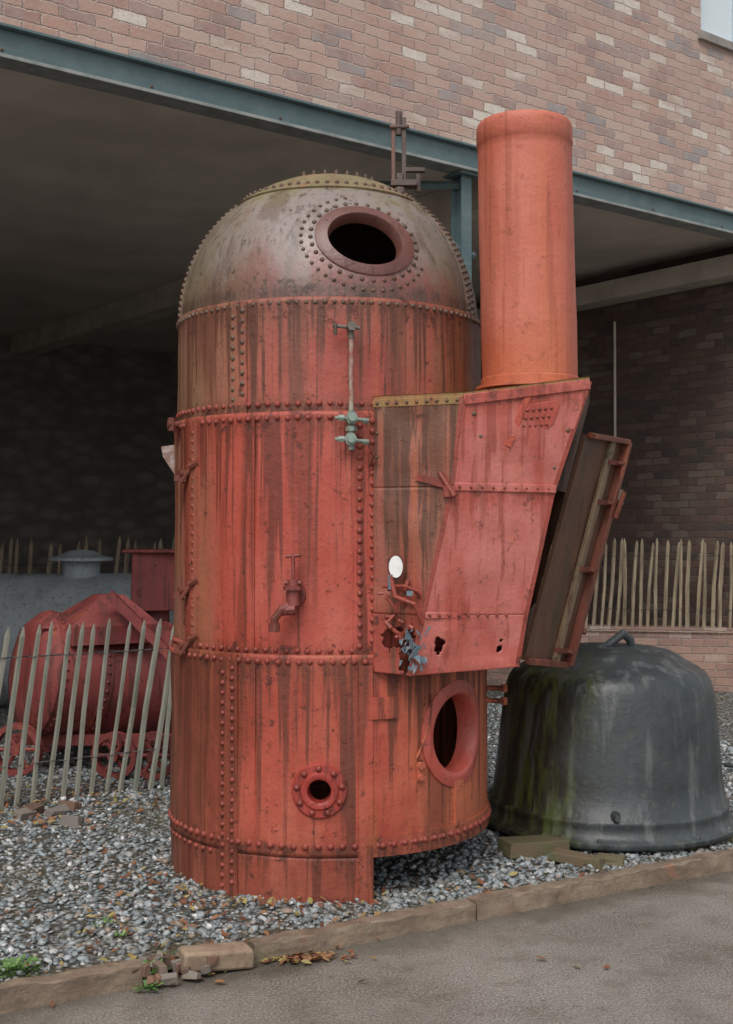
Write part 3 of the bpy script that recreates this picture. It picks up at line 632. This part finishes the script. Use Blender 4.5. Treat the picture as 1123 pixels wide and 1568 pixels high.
s=NT('stone_block_mat'); n1=s.noise(sc=14,detail=8); kb.obj('kerb_stone',s.out(s.mix(s.mr(n1,.4,.6),(.34,.25,.17),(.24,.17,.12)),.8,s.bump(n1,.01)),bevel=.012)
rb=MB()
for _ in range(34):
    p=KP(random.uniform(.45,.80),random.uniform(-.05,.14),random.uniform(.02,.06)); block(rb,p,(random.uniform(.02,.07),random.uniform(.02,.05),random.uniform(.02,.045)),random.uniform(0,3),random.uniform(-.4,.4),0,.006)
for _ in range(5):
    p=Vector((-1.75+random.uniform(-.2,.2),6.75+random.uniform(-.2,.2),.04)); block(rb,p,(.12,.07,.06),random.uniform(0,3),.2)
s=NT('rubble_mat'); g=s.n.new('ShaderNodeNewGeometry'); rb.obj('brick_rubble',s.out(s.ramp(g.outputs['Random Per Island'],[(0,(.10,.07,.05)),(.4,(.22,.12,.08)),(.7,(.18,.16,.14)),(1,(.30,.24,.18))]),.8),smooth=0,bevel=.004)
lf=MB()
def leaf(p,r):
    rz=random.uniform(0,6.28); M=Matrix.Rotation(rz,3,'Z')@Matrix.Rotation(random.uniform(-.5,.5),3,'X')@Matrix.Rotation(random.uniform(-.5,.5),3,'Y')
    q=[(-1,0,0),(-.35,.45,.12),(.45,.4,.1),(1,0,.05),(.45,-.4,.15),(-.35,-.45,.1),(0,0,0)]
    lf.add([Vector(p)+M@(Vector(a)*r) for a in q],[(6,0,1),(6,1,2),(6,2,3),(6,3,4),(6,4,5),(6,5,0)])
def scat(n,fx,r0=.012,r1=.026,road=False):
    for _ in range(n):
        x_,y_=fx(); m=(Vector((x_,y_,0))-KA).dot(KM)
        if m<.08 and not road: continue
        leaf((x_,y_,(hgt(x_,y_)+.022) if m>.06 else .012),random.uniform(r0,r1))
def near(c,sx,sy): return lambda:(random.gauss(c[0],sx),random.gauss(c[1],sy))
p=KP(1.12,-.05); scat(110,near(p,.09,.025),road=True); p=KP(.6,.05); scat(50,near(p,.12,.05),road=True)
scat(80,near((-.55,5.12),.3,.08)); scat(50,near((-.95,5.5),.12,.2)); scat(300,near((-1.8,7.0),.35,.35)); scat(120,near((-.6,4.8),.5,.25)); scat(80,near((.9,5.35),.5,.12)); scat(20,near((1.3,5.5),.3,.1)); scat(45,near((.0,4.7),.5,.15)); scat(5,near((.4,4.45),.5,.1),road=True)
scat(200,lambda:tuple(KP(random.uniform(-.3,5),random.uniform(.08,.9))[:2]),.008,.018)
scat(22,lambda:tuple(KP(random.uniform(-.3,4),random.uniform(-.03,-.01))[:2]),.008,.016,road=True)
s=NT('dead_leaf'); g=s.n.new('ShaderNodeNewGeometry'); lf.obj('fallen_leaves',s.out(s.ramp(g.outputs['Random Per Island'],[(0,(.10,.04,.02)),(.35,(.22,.08,.04)),(.7,(.28,.14,.06)),(.9,(.28,.25,.08)),(1,(.4,.3,.12))]),.6),smooth=0)
s=NT('weed_green'); g=s.n.new('ShaderNodeNewGeometry'); m_w=s.out(s.ramp(g.outputs['Random Per Island'],[(0,(.06,.13,.03)),(.6,(.12,.22,.06)),(1,(.18,.30,.09))]),.55)
def weed(c,n,sp,hh_,lw):
    w=MB()
    for _ in range(n):
        a=random.uniform(0,6.28); rr=random.uniform(0,sp); b=Vector((c[0]+rr*math.cos(a),c[1]+rr*math.sin(a),c[2])); d=Vector((math.cos(a)*.6+random.uniform(-.4,.4),math.sin(a)*.6+random.uniform(-.4,.4),random.uniform(.3,1.2))).normalized(); L_=random.uniform(.4,1)*hh_
        sd=d.cross(Vector((0,0,1))).normalized()*lw
        m_=b+d*L_*.55; e=b+d*L_+Vector((0,0,-L_*.25))
        w.add([b-sd*.3,b+sd*.3,m_+sd,m_-sd,e],[(0,1,2,3),(3,2,4)])
    return w.obj('weed_plant',m_w,smooth=0)
p=KP(.545,.03,.03); weed(p,45,.035,.07,.010); p=KP(.50,-.05,.01); weed(p,30,.03,.05,.009)
weed((-1.27,4.38,.03),200,.10,.04,.008); weed((-1.05,4.9,.03),25,.05,.03,.006); weed((-.95,4.75,.03),18,.03,.03,.006)

# ------------------------------------------------------------------ CAULDRON
cc=(1.305,6.58,0); cau=empty('upturned_cast_iron_cauldron',cc)
s=NT('black_wet_iron'); n1=s.noise(sc=3,detail=8,rough=.65); c=s.mix(s.mr(n1,.35,.65),(.026,.033,.035),(.058,.068,.070)); 
xs=s.math('ADD',s.axis(0),s.mr(n1,.2,.8,-.2,.2)); c=s.mix(s.mr(xs,1.17,.90,0,1.0,True),c,s.mix(s.mr(s.noise(scale=(14,14,2.5),sc=1,detail=6),.44,.58),(.028,.024,.015),(.075,.095,.02)))
c=s.mix(s.mr(s.noise(scale=(10,10,1),sc=1.4,detail=6),.53,.70,0,.7),c,(.15,.16,.155)); c=s.mix(s.mr(s.noise(sc=28,detail=5),.6,.7,0,.4),c,(.12,.10,.06))
m_ir=s.out(c,s.mr(n1,.3,.7,.34,.6),s.bump(s.noise(sc=18,detail=6),.010,.7),coat=.12)
w=MB(); w.lathe([(.56,.05),(.665,.05),(.680,.062),(.680,.080),(.660,.090),(.640,.105),(.632,.15),(.638,.165),(.634,.180),(.618,.19),(.60,.33),(.585,.5),(.565,.68),(.55,.77),(.535,.82),(.51,.858),(.475,.882),(.43,.905),(.40,.925),(.37,.945),(.33,.965),(.22,.985),(.1,.995),(.001,1.0)],cc,n=96,wob=.02)
w.obj('cauldron_body',m_ir,cau,smooth=60)
w=MB(); w.path([(cc[0]-.10,cc[1]-.10,.96),(cc[0]-.02,cc[1]-.11,1.0),(cc[0]+.06,cc[1]-.10,1.06),(cc[0]+.10,cc[1]-.08,1.03),(cc[0]+.12,cc[1]-.06,.97)],.022,10)
w.obj('cauldron_top_handle',m_ir,cau)
w=MB(); w.tube((1.22,6.02,.21),(1.22,5.955,.21),.028,.022); w.tube((1.22,5.97,.21),(1.22,5.93,.205),.015); w.tube((1.91,6.5,.36),(2.0,6.42,.36),.012); w.tube((2.0,6.42,.375),(2.0,6.42,.345),.02)
for a_ in(-60,-35,-105,-130): 
    x_,y_=cc[0]+.655*math.cos(R(a_)),cc[1]+.655*math.sin(R(a_)); w.ball((x_,y_,.09),.013,8)
w.obj('cauldron_lugs',m_ir,cau)
s=NT('mossy_timber'); n1=s.noise(scale=(6,6,20),sc=1,detail=7); m_tb=s.out(s.mix(s.mr(n1,.4,.6),(.15,.105,.065),(.11,.11,.05)),.85,s.bump(n1,.01))
for (p,sz,rz) in(((.82,5.98,.06),(.34,.16,.07),20),((1.00,5.78,.05),(.26,.09,.05),-28),((1.16,5.80,.045),(.14,.08,.035),-15),((1.75,6.2,.05),(.5,.12,.05),40)):
    w=MB(); block(w,p,sz,R(rz),0,R(3),.010); w.obj('timber_block',m_tb,smooth=0,bevel=.006)

# ------------------------------------------------------------------ FENCES
s=NT('grey_pale_wood'); n1=s.noise(scale=(20,20,3),sc=1,detail=6); g=s.n.new('ShaderNodeNewGeometry'); c=s.mix(s.mr(n1,.4,.6),(.26,.26,.22),(.16,.165,.13)); c=s.mix(s.mr(g.outputs['Random Per Island'],0,1,0,.55),c,(.30,.27,.22)); m_pw=s.out(c,.8,s.bump(n1,.004))
s=NT('tan_pale_wood'); n1=s.noise(scale=(20,20,3),sc=1,detail=6); m_pd=s.out(s.mix(s.mr(n1,.4,.6),(.36,.29,.20),(.20,.155,.105)),.8)
s=NT('fence_wire'); m_wi=s.out((.10,.10,.10),.5,metal=.6)
def fence(p0,p1,z0,h,sp,lean,wd,mat,jit=.05,hj=.03):
    p0=Vector(p0);p1=Vector(p1); L_=(p1-p0).length; n=int(L_/sp); d=(p1-p0)/L_; e=empty('paling_fence',p0); w=MB()
    for i in range(n+1):
        b=p0+d*(i*sp+random.uniform(-.01,.01)); b=Vector((b.x,b.y,z0-.03)); t=b+Vector((0,0,h+random.uniform(-hj,hj)))+d*(lean+random.uniform(-jit,jit))+Vector((0,random.uniform(-.03,.03),0))
        k1=random.uniform(.8,1.2)*wd; m_=b.lerp(t,.5)+d*random.uniform(-.012,.012); tt=t-(t-b)*.05
        w.tube(b,m_,k1*.5,k1*.5,5,False); w.tube(m_,tt,k1*.5,k1*.46,5,False); w.tube(tt,t,k1*.46,.004,5)
    w.obj('pales',mat,e,smooth=0)
    w=MB()
    for f in(.22,.80):
        for q in(-1,1):
            pts=[p0+d*(x*sp+lean*f)+Vector((0,(q if x%2 else -q)*wd*.55,0)) for x in range(n+1)]
            pts=[Vector((a.x,a.y,z0+h*f+random.uniform(-.006,.006))) for a in pts]
            for a,b in zip(pts[:-1],pts[1:]): w.tube(a,b,.0025,n=4,caps=False)
    w.obj('wires',m_wi,e,smooth=0); return e
fence((-3.6,5.9,0),(-.95,7.75,0),.03,1.06,.092,.14,.032,m_pw,.035)
fence((-7.5,12.8,0),(-1.5,13.8,0),0,1.55,.14,.12,.055,m_pd,.06,.06)
fence((1.6,12.45,0),(4.05,11.95,0),.62,.93,.078,.04,.040,m_pd,.035)
rw=empty('low_brick_wall',(2.8,12.2,0),math.atan2(-.5,2.45)); w=MB(); w.bx(-1.6,1.35,-.0,.25,-.05,.60); w.bx(-1.6,1.35,-.02,.27,.602,.65); w.obj('wall_body',m_brl,rw,smooth=0,inv=1)

# ------------------------------------------------------------------ background machines
m_rm=paint('rusty_red_machine',(.20,.036,.034),(.26,.058,.052),(.10,.03,.025),streak=.8,rough=.6,coat=0)
m_gt=paint('blue_grey_tank',(.26,.30,.32),(.34,.38,.39),(.17,.16,.15),streak=.5,rough=.5,specdark=(.14,.08,.06),orange=(.26,.22,.19))
def loft(mb,c,axis,prof,n=40):
    axis=Vector(axis).normalized(); q=axis.to_track_quat('Z','Y').to_matrix(); c=Vector(c); vs=[]
    for (r,t) in prof:
        for i in range(n):
            a=2*math.pi*i/n; vs.append(c+q@Vector((r*math.cos(a),r*math.sin(a),t)))
    mb.add(vs,[(j*n+i,j*n+(i+1)%n,(j+1)*n+(i+1)%n,(j+1)*n+i) for j in range(len(prof)-1) for i in range(n)])
e=empty('riveted_tank_wagon',(-1.8,8.3,0))
w=MB(); ax=Vector((.80,.55,-.14)); c0=Vector((-1.78,8.35,.60))
loft(w,c0,ax,[(.001,-.62),(.20,-.61),(.34,-.57),(.40,-.50),(.41,-.49),(.41,-.2),(.418,-.2),(.418,-.13),(.41,-.13),(.41,.35),(.418,.35),(.418,.42),(.41,.42),(.41,.8),(.001,.81)])
M=Matrix.Rotation(R(30),3,'Z'); hb=Vector((-1.78,8.2,.93)); vs=[]
for (sx,sy,z) in((.30,.30,-.06),(.30,.30,.06),(.08,.08,.25)):
    for a,b in((-1,-1),(1,-1),(1,1),(-1,1)): vs.append(hb+M@Vector((a*sx,b*sy,0))+Vector((.04 if z>.2 else 0,0,z)))
w.add(vs,[(j*4+i,j*4+(i+1)%4,(j+1)*4+(i+1)%4,(j+1)*4+i) for j in range(2) for i in range(4)]+[(8,9,10,11)])
w.obj('tank_body',m_rm,e)
w=MB(); qm=ax.normalized().to_track_quat('Z','Y').to_matrix()
for tt in(-.165,.385,-.45):
    for k_ in range(44):
        a=2*math.pi*k_/44; dr=qm@Vector((math.cos(a),math.sin(a),0)); w.rivet(c0+ax.normalized()*tt+dr*(.419 if tt>-.4 else .411),dr,.012)
strip(w,(-1.68,7.95,1.20),(-1.10,7.95,.62),.06,.05,(0,-1,0)); w.bx(-2.35,-1.0,8.0,8.06,.20,.27); w.bx(-2.35,-1.0,8.6,8.66,.20,.27); w.bx(-1.45,-.95,7.85,7.9,.14,.26)
w.path([(-2.15,7.9,.80),(-2.10,7.88,.98),(-2.02,7.88,.98),(-1.98,7.9,.80)],.012,8); w.path([(-2.0,7.9,.70),(-1.93,7.88,1.0),(-1.85,7.88,.98),(-1.84,7.9,.72)],.012,8)
w.obj('tank_ironwork',m_rm,e)
w=MB()
for (x_,y_,rr) in((-2.25,7.85,.17),(-1.6,7.75,.15),(-1.35,7.75,.15),(-2.25,8.7,.17),(-1.4,8.7,.17)):
    loft(w,(x_,y_,rr+.03),(.15,1,0),[(rr-.035,-.03),(rr,-.03),(rr,.03),(rr-.035,.03),(rr-.035,-.03)],28); loft(w,(x_,y_,rr+.03),(.15,1,0),[(.001,-.05),(.035,-.05),(.035,.05),(.001,.05)],14)
    for k_ in range(6):
        a=math.pi/3*k_; w.tube((x_,y_,rr+.03),(x_+(rr-.02)*math.cos(a),y_,rr+.03+(rr-.02)*math.sin(a)),.014,n=6)
w.obj('spoked_wheels',m_rm,e)
e=empty('horizontal_boiler_tank',(-4,11.4,0)); w=MB()
loft(w,(-4.2,11.0,.62),(1,.12,0),[(.001,-2.4),(.35,-2.36),(.55,-2.25),(.60,-2.1)]+[(.60,-2),(.608,-2),(.608,-1.92),(.60,-1.92),(.60,-.5),(.608,-.5),(.608,-.42),(.60,-.42),(.60,.9),(.608,.9),(.608,.98),(.60,.98),(.60,2.2),(.55,2.35),(.35,2.46),(.001,2.5)],56)
w.lathe([(.17,0),(.17,.17),(.29,.17),(.29,.20),(.20,.215),(.12,.26),(.001,.27)],(-2.62,11.15,1.17),n=32)
w.bx(-5.8,-5.6,10.6,11.3,0,.2); w.bx(-2.7,-2.5,10.8,11.5,0,.2)
for k_ in range(40):
    rr=k_*.11; w.rivet((-6.2+rr,10.40+.12*rr*1.0-.1,.80),(0,-1,.2),.012)
w.obj('tank_shell',m_gt,e)
e=empty('red_metal_hopper_box',(-1.75,10,0)); w=MB()
block(w,(-1.72,10.0,1.20),(.42,.40,.48),R(8),0,0,.005); w.tube((-1.72,10,.0),(-1.72,10,.97),.10); w.bx(-1.97,-1.47,9.76,10.24,1.43,1.46)
w.obj('hopper_box',m_rm,e,smooth=30,bevel=.01)

# ------------------------------------------------------------------ LIGHT / WORLD / CAMERA
wd=bpy.data.worlds.new('World'); scene.world=wd; wd.use_nodes=True; nt=wd.node_tree; bg=nt.nodes['Background']
sky=nt.nodes.new('ShaderNodeTexSky'); sky.sky_type='NISHITA'; sky.sun_disc=False; sky.sun_elevation=R(52); sky.sun_rotation=R(195); sky.air_density=1; sky.dust_density=3; sky.ozone_density=1
hs=nt.nodes.new('ShaderNodeHueSaturation'); hs.inputs['Saturation'].default_value=.3
nt.links.new(sky.outputs[0],hs.inputs['Color']); nt.links.new(hs.outputs[0],bg.inputs[0]); bg.inputs[1].default_value=.15
sl=bpy.data.lights.new('sun','SUN'); sl.energy=1.5; sl.angle=R(30); sl.color=(1,.96,.90); so=bpy.data.objects.new('sun',sl); scene.collection.objects.link(so)
el,az=R(52),R(195)
d=Vector((math.sin(az)*math.cos(el),math.cos(az)*math.cos(el),math.sin(el)))
so.rotation_euler=(-d).to_track_quat('-Z','Y').to_euler(); so.location=(0,0,12)
cam=bpy.data.cameras.new('camera'); cam.sensor_fit='VERTICAL'; cam.sensor_height=24; cam.lens=28.47; cam.clip_end=1000; cam.clip_start=.05
co=bpy.data.objects.new('camera',cam); co.location=(0,0,1.6); co.rotation_euler=(R(90.95),0,0); scene.collection.objects.link(co); scene.camera=co
scene.view_settings.view_transform='Standard'; scene.view_settings.look='None'; scene.view_settings.exposure=0
